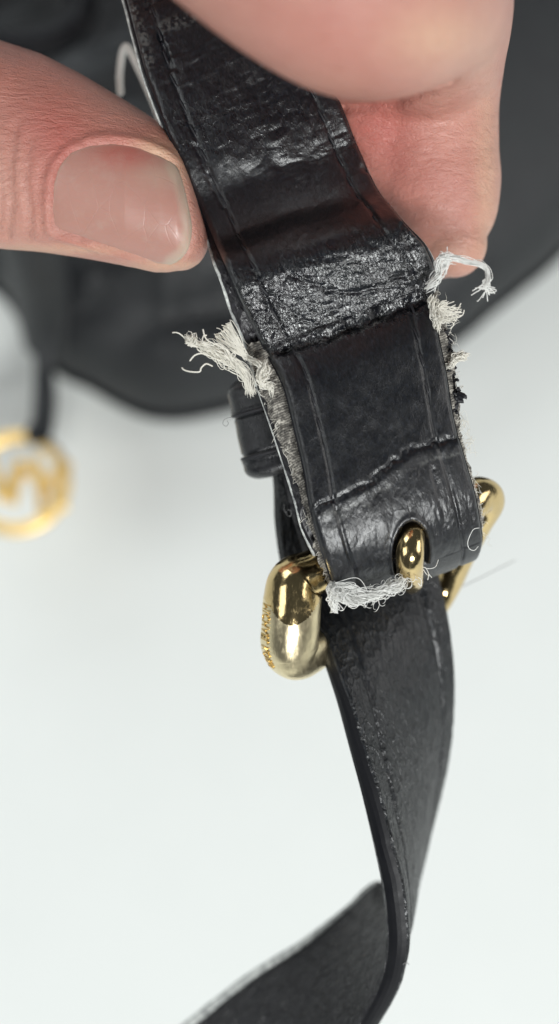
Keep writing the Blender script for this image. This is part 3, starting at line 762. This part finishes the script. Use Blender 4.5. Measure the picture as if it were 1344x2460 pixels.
# twisted yarn knot on the raw edge
s = Soup()
bundle(s, [(600, 862, 110.8), (622, 872, 110), (632, 885, 109.6), (626, 905, 109.6), (632, 922, 109.8), (650, 930, 110), (652, 950, 110.4)], 40, [0.2, 0.28, 0.3, 0.3, 0.28, 0.2], 0.00005, 8)
bundle(s, [(634, 868, 110.2), (642, 890, 109.6), (634, 915, 109.6), (640, 935, 110)], 26, [0.15, 0.25, 0.22, 0.15], 0.00005, 9)
# fuzz on raw canvas edges
for k in range(0, 420, 1):
    for side in (0, 1):
        P = ci['L'][k] if side == 0 else ci['R'][k]
        if r.random() < (0.08 if side == 0 else 0.2):
            o_ = ci['W'][k] * (-1 if side == 0 else 1)
            p1 = P + o_ * (0.0002 + abs(r.normal()) * 0.00022) + ci['T'][k] * r.normal() * 0.0012 + ci['N'][k] * r.normal() * 0.0007
            p0 = P - o_ * 0.0003 + ci['N'][k] * r.normal() * 0.0006
            s.tube(wander(p0, p1, 10, 0.00025, int(k * 2 + side)), 0.000028, 4)
tag(s.build('edge_fuzz', M['fibre'], strap), kind='stuff')['label'] = 'knotted yarn and fuzz along the torn canvas edges'
# right side: long thread over the fingertip
s = Soup()
yarn = [(1030, 694, 109.5), (1042, 678, 109), (1056, 660, 108.6), (1053, 640, 108.4), (1056, 622, 108.2), (1072, 614, 108), (1092, 620, 108), (1120, 629, 108), (1148, 634, 108), (1168, 644, 108), (1174, 662, 108), (1172, 680, 108), (1166, 694, 108)]
bundle(s, yarn, 34, [0.4, 0.33, 0.26, 0.20, 0.18, 0.18, 0.16, 0.16, 0.18, 0.2], 0.00004, 21, n=60, endvar=0.05, twist=2.0)
for i in range(26):
    x0, y0 = 1166 + r.normal() * 5, 690 + r.normal() * 6
    dx, dy = r.normal() * 14, r.normal() * 10 + 6
    stray(s, [(x0, y0, 108), (x0 + dx * .5 + r.normal() * 4, y0 + dy * .4, 108), (x0 + dx, y0 + dy, 108.2)], 0.00005)
for pts in ([(1166, 700, 108), (1158, 712, 108), (1150, 722, 108), (1146, 724, 108)], [(1170, 700, 108), (1182, 704, 108), (1194, 698, 108)], [(1168, 668, 108), (1160, 676, 108), (1166, 684, 108)],
            [(1062, 622, 108), (1074, 612, 108), (1075, 592, 108)], [(1070, 616, 108), (1064, 606, 108), (1058, 604, 108)], [(1066, 650, 108), (1075, 640, 108), (1072, 660, 108)]):
    stray(s, pts, 0.00005)
for i in range(40):
    stray(s, [(1062 + r.normal() * 6, 645 + r.normal() * 8, 108.4), (1072 + r.normal() * 5, 632 + r.normal() * 6, 108.4), (1080 + r.normal() * 6, 625 + r.normal() * 5, 108.3)], 0.00003)
tag(s.build('loose_thread', M['fibre_white'], strap), kind='stuff')['label'] = 'long pale thread looping out over the fingertip'
# right small fan
s = Soup()
bundle(s, [(1036, 715, 110.4), (1043, 742, 110.2), (1050, 770, 110.6), (1052, 800, 111.2)], 50, [0.2, 0.38, 0.3, 0.2], 0.00004, 33)
bundle(s, [(1046, 758, 110), (1064, 766, 109.8), (1084, 766, 109.8), (1100, 766, 110)], 24, [0.3, 0.18, 0.14, 0.16], 0.00004, 34)
for i in range(38):
    a = r.uniform(-1.2, 0.35); ln = r.uniform(30, 62)
    stray(s, [(1046 + 6 * r.random(), 748 + 12 * r.random(), 110.2), (1046 + ln * .5 * math.cos(a), 754 + ln * .5 * math.sin(a) + r.normal() * 3, 109.8), (1050 + ln * math.cos(a), 755 + ln * math.sin(a) * .6 + r.normal() * 5, 109.6)], 0.00005)
for pts in ([(1084, 768, 109.8), (1090, 780, 109.8), (1082, 790, 109.8)], [(1100, 764, 109.8), (1112, 756, 109.8), (1116, 744, 109.8)], [(1098, 748, 109.8), (1104, 736, 109.8), (1108, 728, 109.8)]):
    stray(s, pts, 0.00006)
tag(s.build('frayed_tuft', M['fibre'], strap), kind='stuff')['label'] = 'small fan of cream fibres on the right torn edge'
# right stub
s = Soup()
bundle(s, [(1076, 880, 112), (1088, 874, 111.5), (1094, 860, 111), (1106, 856, 111), (1123, 857, 111)], 50, [0.22, 0.22, 0.25, 0.32, 0.34], 0.00004, 41, endvar=0.03)
for i in range(22):
    y = 1010 + 80 * r.random(); x = 1096 + (y - 1010) * 0.25
    stray(s, [(x, y, 112.6), (x + 10 + 14 * r.random(), y - 10 + r.normal() * 8, 112.4), (x + 16 + 22 * r.random(), y + r.normal() * 18, 112.6)], 0.00002)
tag(s.build('fibre_stub', M['fibre'], strap), kind='stuff')['label'] = 'short blunt yarn stub low on the right torn edge'
# black torn leather crumbs beyond right canvas edge
s = Soup()
for (x, y, q) in [(1064, 798, 8), (1070, 806, 7), (1078, 830, 7), (1082, 838, 6), (1088, 905, 5), (1092, 935, 9), (1096, 945, 8), (1098, 965, 8), (1092, 985, 6), (1074, 812, 6), (1086, 880, 4)]:
    for j in range(5):
        p = W(x + r.normal() * 3, y + r.normal() * 6, 112.6); p2 = p + r.normal(0, 1, 3) * 0.00035 + np.array([0, -0.0003, 0])
        s.tube(wander(p, p2, 7, 0.0001, int(x + y * 3 + j)), q * 0.000032, 6)
s.tube(spine([(1060, 790, 112.4), (1070, 794, 112.2), (1077, 808, 112.2), (1080, 830, 112.4), (1084, 850, 112.8)], 24), 0.00018, 6)
s.tube(spine([(1085, 880, 113), (1090, 905, 112.8), (1095, 930, 112.6), (1101, 955, 112.6), (1094, 985, 113), (1095, 1015, 113.2)], 30), 0.00016, 6)
s.build('torn_flake', M['thread'], strap)['label'] = 'black flakes of torn edge coating on the right side'
# fluff under the bend
s = Soup()
flu = [(800, 1402, 112.4), (815, 1428, 111.6), (850, 1442, 111.2), (890, 1432, 111.2), (925, 1418, 111.2), (955, 1408, 111), (978, 1388, 110.8)]
bundle(s, flu, 110, [0.35, 0.5, 0.42, 0.4, 0.42, 0.6, 0.4], 0.00004, 51, n=50, twist=1.6, endvar=0.5)
Pf = spine(flu, 200)
for i in range(130):
    k = int(r.integers(15, 199)); c0 = Pf[k] + r.normal(0, 1, 3) * np.array([.00042, .00036, .00036])
    R0 = r.uniform(0.0002, 0.0006); a = np.linspace(0, r.uniform(3, 7.5), 16); e1 = r.normal(0, 1, 3); e1 /= np.linalg.norm(e1); e2 = np.cross(e1, r.normal(0, 1, 3)); e2 /= np.linalg.norm(e2)
    s.tube(c0 + R0 * (np.cos(a)[:, None] * e1 + np.sin(a)[:, None] * e2) + e1 * a[:, None] * 0.00004, 0.000028, 4)
bundle(s, [(797, 1400, 112.6), (799, 1430, 112.2), (803, 1455, 112.6), (805, 1475, 113.4)], 26, [0.35, 0.3, 0.35, 0.3], 0.00006, 55)
for i in range(22):
    stray(s, [(812 + r.normal() * 5, 1400, 111.4), (840 + r.normal() * 15, 1415 + r.normal() * 8, 111), (870 + r.normal() * 18, 1425 + r.normal() * 10, 111)], 0.00004)
tag(s.build('fluff', M['fibre_white'], strap), kind='stuff')['label'] = 'curly white fluff under the folded end of the strap'
# loose little hairs right of the fold
s = Soup()
for pts in ([(1152, 1268, 112), (1138, 1272, 111.6), (1128, 1290, 111.4), (1124, 1305, 111.4), (1128, 1318, 111.6), (1140, 1322, 112), (1150, 1312, 112.4)],
            [(1054, 1344, 112), (1046, 1362, 111.8), (1028, 1366, 111.8), (1014, 1360, 111.6)], [(1022, 1362, 111.6), (1030, 1378, 111.6), (1028, 1394, 111.6)], [(1030, 1378, 111.6), (1038, 1388, 111.6)],
            [(1012, 1358, 111.6), (1024, 1378, 111.8), (1032, 1384, 111.8)], [(1000, 1385, 111), (1012, 1392, 111), (1012, 1408, 111), (1004, 1400, 111)]):
    stray(s, pts, 0.00004)
tag(s.build('loose_hair', M['fibre_white'], strap), kind='stuff')
s = Soup(); stray(s, [(562, 1004, 114), (552, 1003, 114), (540, 1008, 114), (536, 1018, 114), (543, 1024, 114), (549, 1018, 114), (546, 1010, 114)], 0.00003)
stray(s, [(682, 1222, 119), (690, 1236, 118.5), (698, 1240, 118), (700, 1228, 118), (692, 1224, 118)], 0.00004)
stray(s, [(682, 1210, 119), (684, 1228, 118.5), (690, 1230, 118)], 0.00004)
tag(s.build('loose_hair', M['fibre_grey'], strap), kind='stuff')
s = Soup(); stray(s, [(1075, 1425, 128), (1140, 1395, 130), (1190, 1370, 132), (1240, 1345, 135)], 0.00005)
stray(s, [(968, 2318, 117), (976, 2312, 117), (984, 2318, 117)], 0.00004)
tag(s.build('loose_hair', M['fibre_grey'], strap), kind='stuff')
# pale loop of thread behind the strap, upper left
s = Soup()
q = spine([(290, 230, 133), (288, 180, 133), (294, 130, 133), (303, 112, 133), (316, 130, 132), (340, 180, 130), (366, 240, 128), (385, 290, 126)], 60)
s.tube(q, 0.00042, 8)
s.build('thread_loop', M['fibre_white'], strap)['label'] = 'pale blurred loop of thread behind the upper strap'

# ------------------------------------------------------------------ hand
THX = np.array([-60, 0, 100, 200, 300, 382, 425, 452, 479, 494, 503.])
THC = np.array([335, 347, 367, 400, 439, 471, 498, 530, 566, 580, 586.])
THH = np.array([258, 250, 238, 220, 199, 179, 153, 120, 68, 34, 6.])
THD = np.array([120, 119.5, 118.6, 118, 117.2, 116.6, 116.2, 116, 115.8, 115.8, 115.8])
THZ = np.array([9.8, 9.4, 8.8, 8.2, 7.4, 6.4, 5.6, 4.7, 3.0, 1.6, 0.3])
def thumb_front(px, py):
    c = np.interp(px, THX, THC); h = np.interp(px, THX, THH); dc = np.interp(px, THX, THD); z = np.interp(px, THX, THZ)
    return dc - z * np.sqrt(np.maximum(0, 1 - np.clip((py - c) / h, -1, 1) ** 2))
NAIL = np.array([(127, 545), (124, 500), (130, 440), (144, 398), (172, 366), (215, 350), (270, 344), (330, 352), (385, 376), (424, 400), (440, 440), (452, 490), (461, 540), (458, 580), (444, 612), (415, 634), (375, 632), (310, 612), (240, 590), (175, 568), (143, 558)], float)
def loft(rows, nc=40, m=6):
    """rows of (center xyz, vecA, vecB) -> verts, faces with closed rounded ends"""
    V = []; th = np.linspace(0, 2 * np.pi, nc, endpoint=False)
    for c, a, b in rows: V.append(c + np.cos(th)[:, None] * a + np.sin(th)[:, None] * b)
    n = len(rows); V = np.vstack(V); f = grid_faces(n, nc, True).tolist()
    f.append(list(range(nc))[::-1]); f.append(list(range((n - 1) * nc, n * nc)))
    return V, f
def limb(pts, nc=40, per=10):
    """pts rows: px,py,d,r_mm (round limb through world space with hemispherical tip)"""
    P = np.array(pts, float); Q = np.column_stack([W(P[:, 0], P[:, 1], P[:, 2]), P[:, 3] * 1e-3])
    n = (len(Q) - 1) * per; S_ = catmull(Q, np.linspace(0, len(Q) - 1, n))
    pos, r = S_[:, :3], S_[:, 3]
    T = np.gradient(pos, axis=0); T /= np.linalg.norm(T, axis=1)[:, None]
    rows = []
    A = np.cross(T[0], [0.1, 0.2, 1]); A /= np.linalg.norm(A)
    T0, p0, r0 = T[0], pos[0], r[0]
    for k in range(8, 0, -1):
        a = k / 8 * math.pi / 2 * 0.98
        Bv = np.cross(T0, A); rows.append((p0 - T0 * r0 * math.sin(a), A * r0 * math.cos(a), Bv * r0 * math.cos(a)))
    for i in range(n):
        A = A - T[i] * np.dot(A, T[i]); A /= np.linalg.norm(A); Bv = np.cross(T[i], A)
        rows.append((pos[i], A * r[i], Bv * r[i]))
    T1 = T[-1]; Bv = np.cross(T1, A)
    for k in range(1, 9):
        a = k / 8 * math.pi / 2 * 0.98
        rows.append((pos[-1] + T1 * r[-1] * math.sin(a), A * r[-1] * math.cos(a), Bv * r[-1] * math.cos(a)))
    return loft(rows, nc)
def hand():
    parts = []
    xs = np.concatenate([np.linspace(-60, 400, 34), np.linspace(410, 503, 24)])
    rows = []
    for x in xs:
        c = np.interp(x, THX, THC); h = np.interp(x, THX, THH); dc = np.interp(x, THX, THD); z = np.interp(x, THX, THZ)
        C0 = W(x, c, dc); a = W(x, c - h, dc) - C0; b_ = W(x, c, dc - z) - C0
        rows.append((C0, a, b_))
    parts.append(loft(rows, 64))
    parts.append(limb([(20, 350, 120, 9.6), (-180, 300, 121, 10.6), (-420, 160, 122, 11), (-620, -160, 118, 13), (-640, -560, 112, 16), (-560, -900, 108, 18)]))
    # index finger: tip, middle joint, then up towards the camera and across
    parts.append(limb([(1092, 588, 121.0, 3.6), (1080, 545, 121.4, 5.4), (1058, 470, 121.8, 6.9), (1034, 380, 121.8, 7.6), (1020, 260, 120.5, 8.1), (1022, 140, 117, 8.4), (1030, 60, 110, 8.2), (1030, 10, 104, 7.9),
                       (985, -25, 96, 8.5), (880, -45, 90.5, 9.3), (740, -135, 88, 9.6), (560, -285, 88, 9.9), (250, -540, 92, 10.4), (-100, -800, 98, 11.5)], 56))
    parts.append(limb([(1060, 560, 123, 5), (1010, 480, 123.5, 6.2), (965, 380, 123, 7.2), (940, 280, 121.5, 7.8), (945, 160, 118.5, 8.2), (980, 60, 112, 8.2)], 48))
    # palm and the curled fingers above the frame
    parts.append(limb([(-560, -860, 108, 16), (-300, -1020, 108, 15), (0, -1150, 110, 14), (300, -1250, 112, 12)]))
    parts.append(limb([(-420, -1000, 108, 15), (-500, -1500, 112, 20), (-560, -2000, 118, 22)]))
    parts.append(limb([(1180, -420, 130, 7), (1270, -640, 124, 8), (1180, -860, 112, 8.6), (880, -980, 104, 9.4), (500, -1060, 102, 10), (100, -1150, 106, 11)]))
    parts.append(limb([(1120, -800, 134, 6.8), (1220, -980, 126, 7.6), (1100, -1180, 116, 8.2), (800, -1290, 110, 9), (450, -1300, 110, 9.6), (150, -1220, 110, 10.4)]))
    parts.append(limb([(900, -1180, 134, 5.8), (980, -1330, 126, 6.6), (850, -1480, 118, 7.2), (600, -1520, 114, 8), (350, -1440, 112, 8.6), (150, -1300, 112, 9.4)]))
    V = []; F = []; n = 0
    for v, f in parts:
        V.append(v); F += [[i + n for i in q] for q in f]; n += len(v)
    me = bpy.data.meshes.new('person'); me.from_pydata(np.vstack(V).tolist(), [], F); me.update()
    o = bpy.data.objects.new('person', me); COL.objects.link(o)
    md = o.modifiers.new('r', 'REMESH'); md.mode = 'VOXEL'; md.voxel_size = 0.00042; md.use_smooth_shade = True
    ms = o.modifiers.new('s', 'SMOOTH'); ms.factor = 0.5; ms.iterations = 8
    bpy.context.view_layer.update()
    me2 = bpy.data.meshes.new_from_object(o.evaluated_get(bpy.context.evaluated_depsgraph_get()))
    o.modifiers.clear(); o.data = me2
    nv = len(me2.vertices); co = np.empty(nv * 3); me2.vertices.foreach_get('co', co); co = co.reshape(-1, 3)
    no = np.empty(nv * 3); me2.vertices.foreach_get('normal', no); no = no.reshape(-1, 3)
    px, py, d = PX(co)
    view = CAMP - co; view /= np.linalg.norm(view, axis=1)[:, None]
    facing = (no * view).sum(1) > 0.05
    h = np.zeros(nv)
    # ---- thumb: nail bed recess, nail folds, joint creases
    on_th = facing & (px < 500) & (py > 40) & (py < 700)
    dn = seg_dist(px, py, [tuple(q) for q in np.vstack([NAIL, NAIL[:1]])])
    ins = inside(px, py, NAIL)
    sd = np.where(ins, -dn, dn)
    tipside = smooth(400, 450, px)
    fold = 0.38 * np.exp(-((sd - 12) / 13) ** 2) * (1 - 0.8 * tipside)
    h = np.where(on_th, h - 0.34 * smooth(8, -6, sd) + fold, h)
    for pts, w, dep in [([(70, 330), (62, 430), (72, 520), (70, 575)], 7, .40), ([(105, 400), (98, 470), (104, 560)], 6, .28), ([(35, 300), (22, 400), (26, 480), (20, 570)], 8, .45), ([(0, 340), (6, 440), (0, 560)], 8, .35),
                        ([(130, 580), (230, 605), (330, 632), (420, 645)], 9, .25), ([(120, 385), (160, 345), (200, 335)], 6, .2)]:
        h = np.where(on_th, h - dep * np.exp(-(seg_dist(px, py, pts) / w) ** 2), h)
    h = np.where(on_th, h + 0.20 * (fbm(px * .03, py * .012, 3, 3) - .5) * smooth(140, 90, px), h)
    # ---- index: fine diagonal skin lines and the flexion crease under the joint
    on_ix = facing & (px > 780) & (py < 690) & (d > 98)
    fl = [(815, 262), (880, 262), (950, 250), (1030, 222), (1090, 190), (1128, 152)]
    h = np.where(on_ix, h - 0.9 * np.exp(-(seg_dist(px, py, fl) / 11) ** 2), h)
    h = np.where(on_ix, h + 0.10 * (ridged(px * .012 - py * .004, py * .075 + px * .02, 9, 2) - .4) * smooth(620, 500, py), h)
    co = co + no * (h * 1e-3)[:, None]
    me2.vertices.foreach_set('co', co.ravel().astype(np.float32))
    g = lambda x, y, sx, sy=None: np.exp(-(((px - x) / sx) ** 2 + ((py - y) / (sy or sx)) ** 2))
    flush = 0.62 * np.where((px < 520) & (py > 0), 0.75 * g(140, 400, 80, 150) + 0.8 * g(310, 360, 90, 50) + 0.5 * g(130, 300, 170, 90) + 0.6 * g(280, 590, 130, 30) + 0.3 * g(20, 180, 200, 80), 0)
    flush = flush + 0.6 * np.where((px > 780) & (d > 98), 1.0 * g(900, 290, 130, 90) + 0.65 * g(960, 440, 110, 140) + 0.3 * g(1120, 400, 80, 160), 0) + 0.25 * g(800, 60, 250, 160)
    pale = np.where(px < 520, 0.75 * g(370, 375, 60, 40) + 0.55 * g(420, 640, 120, 18) + 0.4 * g(440, 400, 30, 60) + 0.5 * g(150, 600, 200, 14), 0)
    pale = pale + np.where(px > 780, 0.5 * g(1050, 90, 110, 70) + 0.45 * g(1170, 450, 30, 260) + 0.3 * g(1080, 620, 70, 50), 0)
    for k, v in (('flush', flush), ('pale', pale)):
        a = me2.attributes.new(k, 'FLOAT', 'POINT'); a.data.foreach_set('value', np.clip(v, 0, 1).astype(np.float32))
    me2.materials.clear(); me2.materials.append(M['skin'])
    me2.polygons.foreach_set('use_smooth', np.ones(len(me2.polygons), dtype=bool)); me2.update()
    tag(o, 'bare hand pinching the black strap between thumb and bent index finger', 'person')
    # ---- thumbnail: curved plate inside the outline
    nr, nc = 44, 120
    B = catmull(np.vstack([NAIL, NAIL[:1]]), np.linspace(0, len(NAIL), nc, endpoint=False))
    cen = np.array([300., 490.])
    V = []; pal = []; flu_ = []; uvs = []
    for k in range(nr):
        s_ = (k / (nr - 1)); q = cen + (B - cen) * (0.001 + s_ * 1.0)
        dd = thumb_front(q[:, 0], q[:, 1])
        lift = 0.04 + 0.22 * (1 - s_ ** 6) - 0.12 * s_ ** 10 + 0.30 * smooth(330, 460, q[:, 0])
        dd = dd - lift
        V.append(W(q[:, 0], q[:, 1], dd))
        x, y = q[:, 0], q[:, 1]
        edge = seg_dist(x, y, [(420, 398), (440, 440), (452, 490), (461, 540), (458, 580), (444, 612), (415, 634)])
        pal.append(np.clip(0.6 * smooth(30, 12, edge) + 0.35 * np.exp(-((x - 385) / 50) ** 2) * np.exp(-((y - 420) / 30) ** 2) + .5 * np.exp(-((s_ - 1) / .03) ** 2), 0, 1))
        flu_.append(np.clip(0.9 * np.exp(-((x - 300) / 70) ** 2 - ((y - 370) / 30) ** 2) + 0.25, 0, 1))
    rim = V[-1] - (CAMP - V[-1]) / np.linalg.norm(CAMP - V[-1], axis=1)[:, None] * 0.0006
    V.append(rim); pal.append(pal[-1]); flu_.append(flu_[-1])
    V = np.vstack(V)
    nl = mesh_obj('fingernail', V, grid_faces(nr + 1, nc, True), M['nail'], None, attrs=dict(pale=np.concatenate(pal), flush=np.concatenate(flu_)))
    nl.parent = o
def inside(x, y, poly):
    c = np.zeros(x.shape, bool); j = len(poly) - 1
    for i in range(len(poly)):
        xi, yi = poly[i]; xj, yj = poly[j]
        m_ = ((yi > y) != (yj > y)) & (x < (xj - xi) * (y - yi) / (yj - yi + 1e-9) + xi)
        c ^= m_; j = i
    return c
hand()

# ------------------------------------------------------------------ handbag, charm
handbag()
def charm():
    root = empty('bag_charm', TP(42., 1160., 0.004))
    tag(root, 'round gold logo charm hanging on a black leather tab from the handbag', 'charm')
    H = 0.024; inv = Matrix.Translation(root.location).inverted()
    c = TP(42., 1160., H); R = 127 / FPX * (np.linalg.norm(c - CAMP)) * 0.985
    a = np.linspace(0, 2 * np.pi, 120); n = 120
    def flat(x, y): return c + np.array([x * R, y * R, 0.0])
    # annulus with rectangular rounded profile
    prof = [(1.0, -.0008), (1.0, .0008), (.985, .0011), (.795, .0011), (.78, .0008), (.78, -.0008), (.795, -.0011), (.985, -.0011)]
    V = np.array([[c + np.array([p * R * math.cos(t), p * R * math.sin(t), z]) for p, z in prof] for t in a[:-1]])
    f = grid_faces(n - 1, 8, True); m_ = n - 2
    last = np.stack([m_ * 8 + np.arange(8), m_ * 8 + (np.arange(8) + 1) % 8, (np.arange(8) + 1) % 8, np.arange(8)], -1)
    mesh_obj('ring', V.reshape(-1, 3), np.vstack([f, last]), M['gold_charm'], root)
    def P_(px, py): return ((px - 42) / 127, -(py - 1160) / 127)
    def letter(strokes, w):
        V = []; F = []; nn = 0
        for (x0, y0), (x1, y1) in strokes:
            p0 = np.array(P_(x0, y0)); p1 = np.array(P_(x1, y1)); t = (p1 - p0) / np.linalg.norm(p1 - p0); q = np.array([-t[1], t[0]]) * w
            b_ = [p0 - q - t * w * .6, p1 - q + t * w * .6, p1 + q + t * w * .6, p0 + q - t * w * .6]
            z0 = .0008 + .00004 * nn
            for z, k in ((-z0, 1.0), (z0, 1.0), (z0 + .0003, .8)):
                cc = sum(b_) / 4
                V += [c + np.array([*((cc + (v - cc) * np.array([k, k])) * R), z]) for v in b_]
            o_ = nn * 12
            for l in (0, 4):
                for k in range(4): F.append([o_ + l + k, o_ + l + (k + 1) % 4, o_ + l + 4 + (k + 1) % 4, o_ + l + 4 + k])
            F.append([o_ + 3, o_ + 2, o_ + 1, o_]); F.append([o_ + 8, o_ + 9, o_ + 10, o_ + 11]); nn += 1
        return V, F
    for strokes in ([((-48, 1222), (-22, 1112)), ((-22, 1112), (8, 1195)), ((8, 1195), (48, 1112)), ((48, 1112), (32, 1205))],
                    [((84, 1106), (108, 1242)), ((98, 1168), (160, 1114)), ((104, 1150), (154, 1220)), ((50, 1124), (92, 1150))]):
        V, F = letter(strokes, 0.085)
        mesh_obj('letter', V, F, M['gold_charm'], root, smoothf=False)
    # leather tab and its eyelet ring
    L = [TP(float(x), float(y), h) for x, y, h in ((62, 560, .052), (70, 680, .040), (78, 780, .028), (84, 880, .022), (82, 960, .022), (76, 1020, .025), (72, 1060, .027))]
    Rr = [TP(float(x), float(y), h) for x, y, h in ((140, 560, .054), (136, 680, .042), (132, 780, .030), (130, 880, .023), (134, 960, .024), (128, 1020, .026), (122, 1055, .028))]
    ribbon('leather_tab', L, Rr, 0.0012, [M['leather_bag'], M['edge_black'], M['leather_bag']], root, nu=30, ns=60, puff=0.001)
    s = Soup(); e = TP(84., 1042., H + .002); t = np.linspace(0, 2 * np.pi, 40)
    s.tube(np.column_stack([e[0] + .0015 * np.cos(t), e[1] + .0018 * np.sin(t), e[2] + .001 * np.sin(t)]), .0006, 8, cap=False)
    s.build('eyelet', M['leather_keeper'], root)
charm()
